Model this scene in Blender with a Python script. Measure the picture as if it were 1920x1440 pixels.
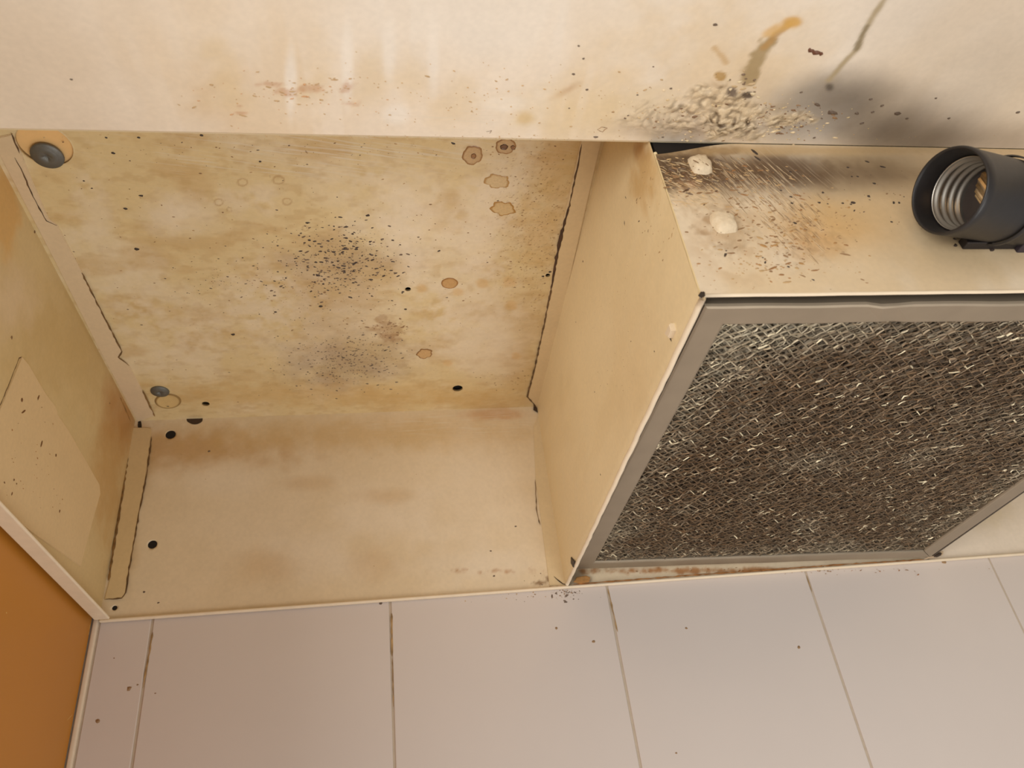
import bpy, bmesh, math, random
import numpy as np
from mathutils import Matrix, Vector
random.seed(7); rng = np.random.default_rng(11)
C = bpy.context.scene.collection
for o in list(bpy.data.objects): bpy.data.objects.remove(o)

# ------------------------------------------------------------------ camera
CAM = np.array([0., -.51815, -.18169]); FPX = 1467.23
YAW, PITCH, ROLL = map(math.radians, (10.93751, 33.8496, -7.88613))
_f = np.array([math.sin(YAW)*math.cos(PITCH), math.cos(YAW)*math.cos(PITCH), math.sin(PITCH)])
_r = np.cross(_f, [0, 0, 1]); _r /= np.linalg.norm(_r); _u = np.cross(_r, _f)
_c, _s = math.cos(ROLL), math.sin(ROLL)
RT, UP = _c*_r+_s*_u, -_s*_r+_c*_u
cam = bpy.data.cameras.new('camera'); camo = bpy.data.objects.new('camera', cam); C.objects.link(camo)
cam.sensor_width = 36; cam.lens = FPX/1920*36; cam.clip_start = .01
M = Matrix.Identity(4)
for i in range(3):
    M[i][0], M[i][1], M[i][2], M[i][3] = RT[i], UP[i], -_f[i], CAM[i]
camo.matrix_world = M
bpy.context.scene.camera = camo
cam.dof.use_dof = True; cam.dof.focus_distance = .42; cam.dof.aperture_fstop = 17

# ------------------------------------------------------------------ light
w = bpy.data.worlds.new('world'); bpy.context.scene.world = w; w.use_nodes = True
w.node_tree.nodes['Background'].inputs[0].default_value = (1, .95, .89, 1)
w.node_tree.nodes['Background'].inputs[1].default_value = .37
def area(name, loc, target, size, sy, power, col):
    l = bpy.data.lights.new(name, 'AREA'); l.shape = 'RECTANGLE'; l.size = size; l.size_y = sy
    l.energy = power; l.color = col
    o = bpy.data.objects.new(name, l); C.objects.link(o); o.location = loc
    o.rotation_euler = (Vector(target)-Vector(loc)).to_track_quat('-Z', 'Y').to_euler()
    return o
area('left_front_fill', (-.75, -1.15, -.45), (.1, -.2, .05), .6, .5, 8.0, (1, .97, .925))  # soft fill lamp added at the left front; source unseen
area('bounce_fill', (.35, -.50, -.75), (.12, -.25, .05), .6, .4, 2.6, (1, .965, .92))  # fill lamp added in place of bounce off an unseen counter
vs = bpy.context.scene.view_settings
vs.view_transform = 'Standard'; vs.look = 'None'; vs.gamma = 1; vs.exposure = 0.27
vs.use_curve_mapping = False

# ------------------------------------------------------------------ geometry helpers
def ray(px, py):
    v = (px-960)*RT+(720-py)*UP+FPX*_f
    return v/np.linalg.norm(v)
class Plane:
    def __init__(s, p, n, ia, ib, flip=1):
        s.p, s.n, s.ia, s.ib = np.array(p, float), np.array(n, float), ia, ib
        s.n /= np.linalg.norm(s.n)
        if s.n@(CAM-s.p) < 0: s.n = -s.n          # normal looks into the room
    def hit(s, px, py, lift=0.):
        d = ray(px, py); return CAM+d*(((s.p-CAM)@s.n)/(d@s.n))+s.n*lift
    def uv(s, px, py):
        q = s.hit(px, py); return np.array([q[s.ia], q[s.ib]])
    def to3(s, a, b, lift=0.):
        a = np.asarray(a, float); b = np.asarray(b, float)
        k = 3-s.ia-s.ib; P = np.zeros(a.shape+(3,)); P[..., s.ia] = a; P[..., s.ib] = b
        P[..., k] = (s.p@s.n-a*s.n[s.ia]-b*s.n[s.ib])/s.n[k]
        return P+s.n*lift
H = .149
KF = .17
CEIL = Plane((0, 0, H), (0, 0, 1), 0, 1)
BACK = Plane((0, -.001, 0), (0, 1, 0), 0, 2)
SIDE = Plane((-.184, 0, 0), (1, 0, 0), 1, 2)
FRONT = Plane((0, -.305, .0905), (0, -KF, 1), 0, 1)
FACE = Plane((0, -.305, 0), (0, 1, 0), 0, 2)
BSIDE = Plane((.1173, 0, 0), (1, 0, 0), 1, 2)
WALL = Plane((0, .0005, 0), (0, 1, 0), 0, 2)
CABP = Plane((-.1885, 0, 0), (1, 0, 0), 1, 2)

def lin(c): c = np.asarray(c, float); return np.where(c <= .04045, c/12.92, ((c+.055)/1.055)**2.4)
def c8(r, g, b): return lin(np.array([r, g, b])/255.)
def vnoise(x, y, seed):
    r = np.random.default_rng(seed).random((257, 257))
    xi = np.floor(x).astype(int); yi = np.floor(y).astype(int); fx = x-xi; fy = y-yi
    fx = fx*fx*(3-2*fx); fy = fy*fy*(3-2*fy); a = xi % 256; b = yi % 256
    return (r[a, b]*(1-fx)+r[a+1, b]*fx)*(1-fy)+(r[a, b+1]*(1-fx)+r[a+1, b+1]*fx)*fy
def fbm(x, y, s, seed, o=4, sx=1, sy=1):
    t = 0; A = 0; x = x*sx; y = y*sy
    for i in range(o):
        k = .55**i; t = t+k*vnoise(x*s*2**i+31.7*i, y*s*2**i+17.3*i, seed+i); A += k
    return t/A
def sm(a, b, x): t = np.clip((x-a)/(b-a), 0, 1); return t*t*(3-2*t)
class Paint:
    """albedo of a panel, evaluated at its own surface coordinates"""
    def __init__(s, pl, A, B, base):
        s.pl, s.A, s.B = pl, A, B; s.c = np.ones(A.shape+(1,))*np.asarray(base)
        s.scr = np.zeros(A.shape); s.bmp = np.zeros(A.shape)
    def n(s, scale, seed, o=4, sx=1, sy=1): return fbm(s.A+9.1, s.B+7.3, scale, seed, o, sx, sy)
    def mix(s, m, col, k=1.): m = np.clip(m*k, 0, 1)[..., None]; s.c = s.c*(1-m)+np.asarray(col)*m
    def blob(s, px, py, rx, ry, soft=.6, rag=.5, seed=1, ns=120, rot=0):
        o = s.pl.uv(px, py); ca, sa = math.cos(rot), math.sin(rot)
        e1 = s.pl.uv(px+rx*ca, py+rx*sa)-o; e2 = s.pl.uv(px-ry*sa, py+ry*ca)-o
        J = np.linalg.inv(np.array([e1, e2]).T); da, db = s.A-o[0], s.B-o[1]
        r = np.hypot(J[0, 0]*da+J[0, 1]*db, J[1, 0]*da+J[1, 1]*db)
        if rag: r = r+rag*(s.n(ns, seed+int(px) % 50)-.5)*2
        return 1-sm(1-soft, 1+soft*.6, r)
    def stroke(s, pts, w, soft=.5, rag=.6, seed=3, ns=300):
        Q = [s.pl.uv(*p) for p in pts]; D = np.full(s.A.shape, 9.)
        for a, b in zip(Q[:-1], Q[1:]):
            d = b-a; t = np.clip(((s.A-a[0])*d[0]+(s.B-a[1])*d[1])/(d@d), 0, 1)
            D = np.minimum(D, np.hypot(s.A-a[0]-t*d[0], s.B-a[1]-t*d[1]))
        r = D/w+rag*(s.n(ns, seed)-.5)*2
        return 1-sm(1-soft, 1+soft, r)

# ------------------------------------------------------------------ object helpers
def inv_to(o, parent):
    L = Vector((0, 0, 0)); p = parent
    while p: L += p.location; p = p.parent
    o.matrix_parent_inverse = Matrix.Translation(-L) if parent else Matrix.Identity(4)
def link(name, me, mat, parent=None, kind=None, label=None):
    o = bpy.data.objects.new(name, me); C.objects.link(o)
    if mat: me.materials.append(mat)
    if parent:
        o.parent = parent
        # every parent keeps an identity chain except the thing's empty
        o.matrix_parent_inverse = Matrix.Translation(-parent.location) if parent.type == 'EMPTY' else Matrix.Identity(4)
    if kind: o['kind'] = kind
    if label: o['label'] = label
    return o
def thing(name, label, cat, loc, group=None):
    o = bpy.data.objects.new(name, None); C.objects.link(o); o.location = loc; o.empty_display_size = .01
    o['label'] = label; o['category'] = cat
    if group: o['group'] = group
    return o
def pyd(name, v, f, mat, parent=None, smooth=False, col=None, **k):
    me = bpy.data.meshes.new(name); me.from_pydata([tuple(map(float, q)) for q in v], [], [tuple(int(i) for i in q) for q in f]); me.update()
    if smooth: me.shade_smooth()
    if col is not None:
        a = me.color_attributes.new('Col', 'FLOAT_COLOR', 'POINT')
        a.data.foreach_set('color', np.concatenate([col, np.ones((len(col), 1))], 1).ravel().astype(np.float32))
    return link(name, me, mat, parent, **k)
def box_bm(bm, lo, hi, bev=0, seg=2):
    r = bmesh.ops.create_cube(bm, size=1); vs_ = r['verts']
    for v in vs_:
        v.co = Vector([(lo[i]+hi[i])/2+v.co[i]*(hi[i]-lo[i]) for i in range(3)])
    if bev:
        es = list({e for v in vs_ for e in v.link_edges})
        bmesh.ops.bevel(bm, geom=es, offset=bev, segments=seg, affect='EDGES', profile=.5)
def fin(name, bm, mat, parent=None, smooth=False, **k):
    bmesh.ops.recalc_face_normals(bm, faces=bm.faces)
    me = bpy.data.meshes.new(name); bm.to_mesh(me); bm.free()
    if smooth: me.shade_smooth()
    return link(name, me, mat, parent, **k)
def box(name, lo, hi, mat, parent=None, bev=0, seg=2, **k):
    bm = bmesh.new(); box_bm(bm, lo, hi, bev, seg); return fin(name, bm, mat, parent, **k)

def grid(name, pl, a0, a1, b0, b1, step, colfn, mat, parent, holes=(), disp=None, poly=None, **k):
    """a fine grid on a plane, with true round holes (each with a rim wall) and a painted attribute"""
    na, nb = max(2, int(abs(a1-a0)/step)), max(2, int(abs(b1-b0)/step))
    a = np.linspace(a0, a1, na+1); b = np.linspace(b0, b1, nb+1)
    A, B = np.meshgrid(a, b, indexing='ij')
    if poly: A, B = poly(A, B)
    P = Paint(pl, A, B, (0, 0, 0)); colfn(P)
    V = pl.to3(A, B)
    if disp is not None: V = V+pl.n*disp(P)[..., None]
    idx = np.arange((na+1)*(nb+1)).reshape(na+1, nb+1)
    F = np.stack([idx[:-1, :-1], idx[1:, :-1], idx[1:, 1:], idx[:-1, 1:]], -1).reshape(-1, 4)
    V = V.reshape(-1, 3); Af, Bf = A.ravel(), B.ravel()
    e1 = V[F[0, 1]]-V[F[0, 0]]; e2 = V[F[0, 3]]-V[F[0, 0]]
    if np.cross(e1, e2)@pl.n < 0: F = F[:, ::-1]
    ca, cb = Af[F].mean(1), Bf[F].mean(1); keep = np.ones(len(F), bool); xv, xf = [], []
    for (ha, hb, r) in holes:
        keep &= np.hypot(ca-ha, cb-hb) > r
    K = F[keep]; used = np.zeros(len(V), bool)
    for (ha, hb, r) in holes:
        inn = F[~keep & (np.hypot(ca-ha, cb-hb) <= r)]
        if not len(inn): continue
        ring = np.intersect1d(np.unique(inn), np.unique(K))
        d = np.stack([Af[ring]-ha, Bf[ring]-hb], 1); d *= (r/np.linalg.norm(d, axis=1))[:, None]
        q = pl.to3(ha+d[:, 0], hb+d[:, 1]); V[ring] = q
        order = ring[np.argsort(np.arctan2(d[:, 1], d[:, 0]))]
        base = len(V)+len(xv)
        for i in order: xv.append(V[i]-pl.n*.0012)
        m = len(order)
        for j in range(m): xf.append((order[j], order[(j+1) % m], base+(j+1) % m, base+j))
    VV = np.concatenate([V, np.array(xv).reshape(-1, 3)]) if xv else V
    FF = np.concatenate([K, np.array(xf, int).reshape(-1, 4)]) if xf else K
    ex = len(VV)-len(V)
    me = bpy.data.meshes.new(name)
    me.vertices.add(len(VV)); me.vertices.foreach_set('co', VV.ravel().astype(np.float32))
    me.loops.add(FF.size); me.loops.foreach_set('vertex_index', FF.ravel().astype(np.int32))
    me.polygons.add(len(FF)); me.polygons.foreach_set('loop_start', np.arange(0, FF.size, 4, dtype=np.int32))
    me.update(calc_edges=True); me.shade_smooth()
    col = np.concatenate([P.c.reshape(-1, 3), np.tile(c8(120, 95, 60), (ex, 1))]); col = np.concatenate([col, np.ones((len(col), 1))], 1)
    me.color_attributes.new('Col', 'FLOAT_COLOR', 'POINT').data.foreach_set('color', col.ravel().astype(np.float32))
    for nm, arr in (('scr', P.scr), ('bmp', P.bmp)):
        me.attributes.new(nm, 'FLOAT', 'POINT').data.foreach_set('value', np.concatenate([arr.ravel(), np.zeros(ex)]).astype(np.float32))
    return link(name, me, mat, parent, **k)

# ------------------------------------------------------------------ materials
def newmat(n):
    m = bpy.data.materials.new(n); m.use_nodes = True; nt = m.node_tree
    return m, nt, nt.nodes['Principled BSDF']
def N(nt, t, **k):
    n = nt.nodes.new(t)
    for a, v in k.items(): setattr(n, a, v)
    return n
def simple(n, col, rough=.5, metal=0., spec=.5, noise=0, nscale=200, bump=0, coat=0):
    m, nt, b = newmat(n); b.inputs['Roughness'].default_value = rough; b.inputs['Metallic'].default_value = metal
    b.inputs['Specular IOR Level'].default_value = spec; b.inputs['Coat Weight'].default_value = coat
    tc = N(nt, 'ShaderNodeTexCoord'); nz = N(nt, 'ShaderNodeTexNoise'); nz.inputs['Scale'].default_value = nscale
    nz.inputs['Detail'].default_value = 5; nt.links.new(tc.outputs['Object'], nz.inputs['Vector'])
    mx = N(nt, 'ShaderNodeMix', data_type='RGBA'); c = np.asarray(col)
    mx.inputs[6].default_value = (*np.clip(c*(1-noise), 0, 1), 1); mx.inputs[7].default_value = (*np.clip(c*(1+noise), 0, 1), 1)
    nt.links.new(nz.outputs['Fac'], mx.inputs[0]); nt.links.new(mx.outputs[2], b.inputs['Base Color'])
    if bump:
        bp = N(nt, 'ShaderNodeBump'); bp.inputs['Strength'].default_value = bump; bp.inputs['Distance'].default_value = .0005
        nt.links.new(nz.outputs['Fac'], bp.inputs['Height']); nt.links.new(bp.outputs[0], b.inputs['Normal'])
    return m
def paint_mat(n, rot=(0, 0, 0), rough=.38, scrcol=(.78, .70, .56), grain=.03, coat=.0):
    """enamelled sheet: painted albedo + fine grain; scratches where 'scr', crusty relief where 'bmp'"""
    m, nt, b = newmat(n); L = nt.links.new
    at = N(nt, 'ShaderNodeAttribute', attribute_name='Col'); a2 = N(nt, 'ShaderNodeAttribute', attribute_name='scr'); a3 = N(nt, 'ShaderNodeAttribute', attribute_name='bmp')
    tc = N(nt, 'ShaderNodeTexCoord'); mr = N(nt, 'ShaderNodeMapping'); mr.inputs['Rotation'].default_value = rot; L(tc.outputs['Object'], mr.inputs[0]); mp = N(nt, 'ShaderNodeMapping')
    mp.inputs['Scale'].default_value = (18, 420, 420); L(mr.outputs[0], mp.inputs[0])
    g = N(nt, 'ShaderNodeTexNoise'); g.inputs['Scale'].default_value = 2.2; g.inputs['Detail'].default_value = 3; L(mp.outputs[0], g.inputs['Vector'])
    f = N(nt, 'ShaderNodeTexNoise'); f.inputs['Scale'].default_value = 420; f.inputs['Detail'].default_value = 4; L(tc.outputs['Object'], f.inputs['Vector'])
    f2 = N(nt, 'ShaderNodeTexNoise'); f2.inputs['Scale'].default_value = 60; f2.inputs['Detail'].default_value = 6; L(tc.outputs['Object'], f2.inputs['Vector'])
    def rmp(src, a, c, lo, hi):
        r = N(nt, 'ShaderNodeMapRange'); r.inputs[1].default_value = a; r.inputs[2].default_value = c
        r.inputs[3].default_value = lo; r.inputs[4].default_value = hi; L(src, r.inputs[0]); return r.outputs[0]
    v1 = rmp(f.outputs['Fac'], .3, .7, 1-grain, 1+grain); v2 = rmp(f2.outputs['Fac'], .3, .7, 1-grain*.8, 1+grain*.6)
    mu = N(nt, 'ShaderNodeMath', operation='MULTIPLY'); L(v1, mu.inputs[0]); L(v2, mu.inputs[1])
    vm = N(nt, 'ShaderNodeVectorMath', operation='SCALE'); L(at.outputs['Color'], vm.inputs[0]); L(mu.outputs[0], vm.inputs['Scale'])
    sfac = rmp(g.outputs['Fac'], .52, .64, 0, 1)
    ms = N(nt, 'ShaderNodeMath', operation='MULTIPLY'); L(sfac, ms.inputs[0]); L(a2.outputs['Fac'], ms.inputs[1])
    mx = N(nt, 'ShaderNodeMix', data_type='RGBA'); mx.inputs[7].default_value = (*scrcol, 1)
    L(ms.outputs[0], mx.inputs[0]); L(vm.outputs[0], mx.inputs[6])
    # dark crevices in the crust
    vo = N(nt, 'ShaderNodeTexVoronoi'); vo.inputs['Scale'].default_value = 420; vo.feature = 'SMOOTH_F1'
    wp = N(nt, 'ShaderNodeVectorMath', operation='MULTIPLY_ADD'); L(f2.outputs['Color'], wp.inputs[0]); wp.inputs[1].default_value = (.02, .02, .02); L(tc.outputs['Object'], wp.inputs[2])
    L(wp.outputs[0], vo.inputs['Vector'])
    cr = rmp(vo.outputs['Distance'], .35, .75, 0, 1)
    mc = N(nt, 'ShaderNodeMath', operation='MULTIPLY'); L(cr, mc.inputs[0]); L(a3.outputs['Fac'], mc.inputs[1])
    mx2 = N(nt, 'ShaderNodeMix', data_type='RGBA'); mx2.inputs[7].default_value = (.10, .06, .028, 1); L(mc.outputs[0], mx2.inputs[0]); L(mx.outputs[2], mx2.inputs[6])
    L(mx2.outputs[2], b.inputs['Base Color'])
    rr = rmp(f2.outputs['Fac'], .3, .7, rough-.04, rough+.08); L(rr, b.inputs['Roughness'])
    b.inputs['Coat Weight'].default_value = coat
    hs = N(nt, 'ShaderNodeMath', operation='MULTIPLY_ADD'); L(f.outputs['Fac'], hs.inputs[0]); hs.inputs[1].default_value = .05
    hh = N(nt, 'ShaderNodeMath', operation='MULTIPLY'); L(vo.outputs['Distance'], hh.inputs[0]); L(a3.outputs['Fac'], hh.inputs[1])
    hn = N(nt, 'ShaderNodeMath', operation='MULTIPLY'); L(hh.outputs[0], hn.inputs[0]); hn.inputs[1].default_value = -2.2
    L(hn.outputs[0], hs.inputs[2])
    bp = N(nt, 'ShaderNodeBump'); bp.inputs['Distance'].default_value = .0006; bp.inputs['Strength'].default_value = .55
    L(hs.outputs[0], bp.inputs['Height']); L(bp.outputs[0], b.inputs['Normal'])
    return m
def col_mat(n, rough=.5):
    m, nt, b = newmat(n); at = N(nt, 'ShaderNodeAttribute', attribute_name='Col')
    tc = N(nt, 'ShaderNodeTexCoord'); f = N(nt, 'ShaderNodeTexNoise'); f.inputs['Scale'].default_value = 900; nt.links.new(tc.outputs['Object'], f.inputs['Vector'])
    r = N(nt, 'ShaderNodeMapRange'); r.inputs[3].default_value = .8; r.inputs[4].default_value = 1.15; nt.links.new(f.outputs['Fac'], r.inputs[0])
    vm = N(nt, 'ShaderNodeVectorMath', operation='SCALE'); nt.links.new(at.outputs['Color'], vm.inputs[0]); nt.links.new(r.outputs[0], vm.inputs['Scale'])
    nt.links.new(vm.outputs[0], b.inputs['Base Color']); b.inputs['Roughness'].default_value = rough
    return m
M_ceil = paint_mat('enamel_ceiling', (0, 0, -.15)); M_front = paint_mat('enamel_front', (0, 0, 0), rough=.5)
M_face = paint_mat('enamel_face', (0, math.radians(-64), 0), scrcol=(.60, .48, .33)); M_plain = paint_mat('enamel_plain')
M_speck = col_mat('grime', .55); M_drop = col_mat('dried_grease', .22)
CREAM = c8(222, 205, 170)
M_hem = simple('enamel_hem', c8(232, 214, 186), .38, noise=.10, nscale=120, bump=.1)
M_dark = simple('dark_void', c8(26, 20, 15), .9)
M_darkb = simple('greasy_dark_sheet', c8(70, 58, 46), .6, noise=.2)  # dark tone stands for the shade inside the closed housing
M_zinc = simple('zinc_screw', c8(112, 112, 108), .5, metal=.5, noise=.15, nscale=500, bump=.2)
M_frame = simple('dull_aluminium', c8(164, 150, 130), .46, metal=.7, noise=.16, nscale=45, bump=.08)
M_wood = simple('raw_ochre_board', c8(238, 196, 134), .7, noise=.1, nscale=150)
M_black = simple('black_phenolic', c8(34, 31, 31), .42, noise=.25, nscale=300, bump=.1)
M_shell = simple('lamp_thread_metal', c8(176, 170, 160), .40, metal=.9, noise=.1)
M_brass = simple('contact_brass', c8(225, 190, 140), .25, metal=1., noise=.2, nscale=400)
M_rivet = simple('painted_rivet', c8(218, 200, 170), .6, noise=.14, nscale=700, bump=.6)
M_rust = simple('rusty_crust', c8(176, 128, 72), .75, noise=.35, nscale=400, bump=.8)
M_sticker = paint_mat('faded_label', rough=.5)

# ------------------------------------------------------------------ painting of each panel
YEL, CLN, BRN = c8(222, 200, 152), c8(233, 218, 190), c8(192, 150, 92)
def p_ceil(P):
    P.c[:] = YEL
    P.mix(sm(.42, .62, P.n(22, 5)), CLN, .45); P.mix(sm(.52, .72, P.n(240, 19, 3, sx=.6)), c8(194, 162, 110), .35); P.mix(sm(.5, .7, P.n(60, 9, sx=.5)), c8(196, 160, 104), .4)
    for b in ((740, 400, 90, 60), (900, 420, 55, 100), (955, 350, 45, 70), (330, 395, 60, 35), (765, 470, 50, 70), (900, 590, 80, 80),
              (560, 600, 110, 80), (330, 640, 90, 70), (240, 560, 70, 60), (470, 560, 80, 60), (180, 400, 50, 80), (830, 600, 60, 60), (470, 370, 60, 30), (700, 330, 60, 26)):
        P.mix(P.blob(*b, soft=.8, rag=.9, ns=130)*sm(.25, .6, P.n(160, 12)), c8(232, 216, 188), .55)
    for b in ((770, 400, 75, 75), (900, 440, 45, 95), (950, 350, 40, 60), (920, 650, 75, 60), (775, 480, 30, 50), (330, 400, 60, 36)):
        P.mix(P.blob(*b, soft=1, rag=.5, ns=45), c8(236, 221, 196), .55)
    for b in ((1050, 330, 50, 90), (1010, 440, 50, 60), (600, 740, 330, 22), (880, 750, 130, 14)):
        P.mix(P.blob(*b, soft=.8, rag=.8, ns=150), c8(208, 172, 110), .5)
    P.mix(P.blob(645, 490, 95, 42, soft=1, rag=.8, ns=90), c8(150, 122, 102), .35)
    P.mix(P.blob(655, 680, 120, 45, soft=.9, ns=90), c8(140, 116, 100), .5)
    P.mix(P.blob(620, 580, 90, 90, soft=.9, ns=90), c8(176, 146, 112), .3)
    for b in ((728, 620, 28, 15), (714, 598, 14, 8), (735, 633, 20, 8)): P.mix(P.blob(*b, soft=.4, rag=.9, ns=400), c8(160, 118, 76), .45)
    for x, y, r in ((905, 532, 13), (955, 530, 14), (858, 548, 11), (790, 541, 11), (958, 573, 13), (968, 668, 10), (840, 681, 9)):
        P.mix(P.blob(x, y, r, r*.72, soft=.5, rag=.25, ns=300), c8(214, 172, 106), .5)
    for x, y, r in ((455, 342, 11), (522, 338, 12), (410, 379, 10), (430, 393, 6), (538, 378, 10), (573, 428, 8)):
        P.mix(np.clip(P.blob(x, y, r, r*.75, soft=.15, rag=.15)-P.blob(x, y, r*.72, r*.5, soft=.15, rag=.1), 0, 1), c8(176, 138, 92), .55)
    P.mix(np.clip(P.n(900, 21, 2)-.72, 0, 1)*6*P.blob(1000, 430, 90, 160, soft=.6), c8(150, 105, 60), .8)
    P.scr = P.blob(620, 285, 330, 50, soft=.8)*.55+.05
    P.bmp = P.blob(640, 600, 260, 160, soft=.9)*.05+P.blob(1000, 430, 60, 100, soft=.8)*.10
def p_back(P):
    P.c[:] = c8(225, 206, 174)
    P.mix(sm(.4, .65, P.n(10, 33, 3)), c8(230, 214, 188), .5)
    P.mix(sm(.5, .7, P.n(22, 35, 3, sx=.6)), c8(214, 190, 148), .25)
    P.mix(P.blob(330, 840, 220, 40, soft=.9), BRN, .75); P.mix(P.blob(700, 815, 330, 32, soft=.9), c8(208, 176, 120), .6)
    P.mix(P.blob(930, 777, 60, 12, soft=.6), c8(196, 140, 84), .5)
    for b in ((700, 960, 110, 60), (900, 930, 110, 110), (600, 1040, 90, 50), (900, 1060, 110, 30), (420, 900, 90, 30)): P.mix(P.blob(*b, soft=1, rag=.7, ns=50), c8(234, 220, 198), .5)
    for b in ((730, 930, 50, 14), (500, 1060, 60, 34), (700, 1060, 40, 30), (580, 905, 50, 14)): P.mix(P.blob(*b, soft=.9, ns=90), c8(204, 172, 128), .4)
    for b in ((260, 870, 24, 70), (232, 1010, 26, 100)): P.mix(P.blob(*b, soft=.9, ns=50), c8(186, 150, 92), .6)
    for b in ((1045, 1088, 24, 9), (1010, 1093, 12, 4)): P.mix(P.blob(*b, soft=.7, rag=.9, ns=500), c8(120, 86, 50), .8)
    P.mix(P.blob(1400, 1070, 340, 5, soft=.9, rag=1.3, ns=220), c8(168, 108, 48), .85)
    P.mix(sm(.39, .40, P.A), c8(232, 218, 200), .9); P.mix(P.blob(1850, 960, 60, 34, soft=.9), c8(212, 194, 160), .6)
    P.scr = P.blob(860, 795, 180, 26, soft=.8)*.5
def p_side(P):
    P.c[:] = c8(212, 188, 140)
    P.mix(sm(.4, .65, P.n(16, 43)), c8(214, 192, 144), .6)
    P.mix(P.blob(150, 640, 100, 110, soft=.9), c8(190, 160, 98), .5)
    P.mix(P.blob(232, 780, 34, 80, soft=.9, ns=60), c8(178, 122, 56), .8); P.mix(P.blob(205, 900, 30, 120, soft=.9), c8(188, 142, 78), .6)
    P.mix(P.blob(10, 395, 30, 90, soft=.4, rag=.3), c8(214, 166, 92), .7); P.mix(P.blob(20, 560, 50, 60, soft=.9), c8(222, 200, 168), .7)
def p_front(P):
    P.c[:] = c8(243, 233, 218)
    P.mix(sm(.45, .7, P.n(9, 53)), c8(238, 218, 190), .5)
    band = sm(-.40, -.325, P.B)
    band = band*sm(-.14, -.04, P.A)*(1-.6*sm(.10, .2, P.A))
    P.mix(band*sm(.35, .6, P.n(38, 55, 3, sx=1, sy=.22)), c8(230, 206, 168), .6)
    P.mix(band*sm(.5, .62, P.n(110, 57, 3, sx=1, sy=.10)), c8(242, 228, 208), .7)
    P.mix(sm(.5, .68, P.n(26, 58))*P.blob(560, 190, 220, 60, soft=.9), c8(220, 190, 148), .6)
    for b in ((430, 140, 30, 55), (430, 190, 60, 30), (600, 150, 30, 60), (690, 150, 38, 50), (770, 150, 36, 46), (860, 190, 60, 50), (560, 175, 40, 26), (400, 95, 24, 24)):
        P.mix(P.blob(*b, soft=.9, rag=.7, ns=90), c8(228, 205, 164), .5)
    for b in ((545, 160, 12, 70), (652, 120, 12, 80), (812, 100, 14, 80), (730, 90, 14, 60), (745, 215, 26, 20), (950, 195, 50, 14)):
        P.mix(P.blob(*b, soft=.6, rag=.3, ns=60), c8(247, 238, 224), .85)
    for b in ((535, 170, 26, 5), (585, 165, 24, 8), (545, 178, 12, 5), (450, 198, 6, 3), (505, 158, 20, 4), (450, 212, 14, 3), (655, 165, 16, 10), (660, 195, 14, 5)):
        P.mix(P.blob(*b, soft=.7, rag=1.1, ns=420), c8(198, 146, 104), .5)
    P.mix(P.blob(985, 222, 18, 13, soft=.8), c8(214, 180, 110), .6); P.mix(P.blob(1065, 168, 28, 8, soft=.9, rot=-.5), c8(190, 150, 104), .6)
    P.mix(P.blob(1350, 120, 170, 130, soft=1), c8(222, 192, 140), .5)
    P.mix(P.blob(1120, 215, 160, 60, soft=.9), c8(224, 200, 150), .5)
    # socket's shadow painted in, seam soot, burnt paint crust and two drips
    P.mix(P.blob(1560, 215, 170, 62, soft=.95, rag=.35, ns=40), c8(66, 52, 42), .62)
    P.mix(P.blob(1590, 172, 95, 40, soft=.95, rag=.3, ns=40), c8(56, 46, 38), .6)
    P.mix(P.blob(1800, 262, 250, 42, soft=.95, rag=.3, ns=40), c8(92, 76, 62), .7); P.mix(P.blob(1900, 90, 300, 190, soft=1, rag=.3, ns=20), c8(196, 178, 156), .5)  # the grey blob paints the light falling off to the right
    P.mix(P.blob(1280, 245, 110, 26, soft=.95, rag=.6, ns=60), c8(140, 112, 84), .55)
    cr = np.clip(P.blob(1370, 215, 80, 42, soft=.5, rag=1.0, ns=110)+P.blob(1480, 222, 45, 14, soft=.5, rag=.9, ns=160)+P.blob(1250, 225, 70, 30, soft=.7, rag=1., ns=110)*.45, 0, 1)
    P.mix(cr, c8(220, 198, 162), .85)
    P.mix(P.stroke([(1405, 150), (1412, 125), (1425, 100), (1440, 82)], .0034, soft=.4), c8(166, 142, 98), .85)
    P.mix(P.stroke([(1432, 90), (1455, 65), (1478, 46)], .0016, soft=.5), c8(186, 146, 88), .8)
    P.mix(P.stroke([(1442, 62), (1462, 52), (1490, 42)], .002, soft=.8), c8(222, 176, 96), .7)
    P.mix(P.blob(1488, 41, 17, 9, soft=.5), c8(216, 170, 92), .8)
    P.mix(P.stroke([(1672, -20), (1640, 25), (1617, 65), (1608, 90), (1580, 120), (1555, 150)], .0012, soft=.9, rag=.4), c8(176, 158, 124), .9)
    P.mix(P.stroke([(1625, 50), (1614, 72), (1605, 92)], .0011, soft=.5), c8(122, 108, 80), .6)
    P.mix(P.blob(1555, 163, 10, 9, soft=.5), c8(62, 54, 44), .7)
    P.mix(P.blob(1351, 141, 13, 8, soft=.3, rag=.2), c8(172, 134, 70), .9)
    P.mix(P.blob(1402, 178, 14, 7, soft=.3, rag=.3), c8(62, 48, 40), .9); P.mix(P.blob(1372, 171, 9, 8, soft=.4), c8(100, 84, 72), .9)
    P.mix(P.stroke([(1340, 90), (1352, 105), (1362, 118)], .001, soft=.6), c8(206, 172, 122), .7)
    P.bmp = cr*.8+P.blob(1350, 235, 120, 22, soft=.7)*.35
    P.scr = P.blob(860, 225, 130, 30, soft=.8)*.4
def d_front(P):
    cr = P.bmp; return cr*(P.n(330, 91, 4)-.25)*.0030+P.blob(1350, 150, 14, 12, soft=.6, rag=0)*.001
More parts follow.
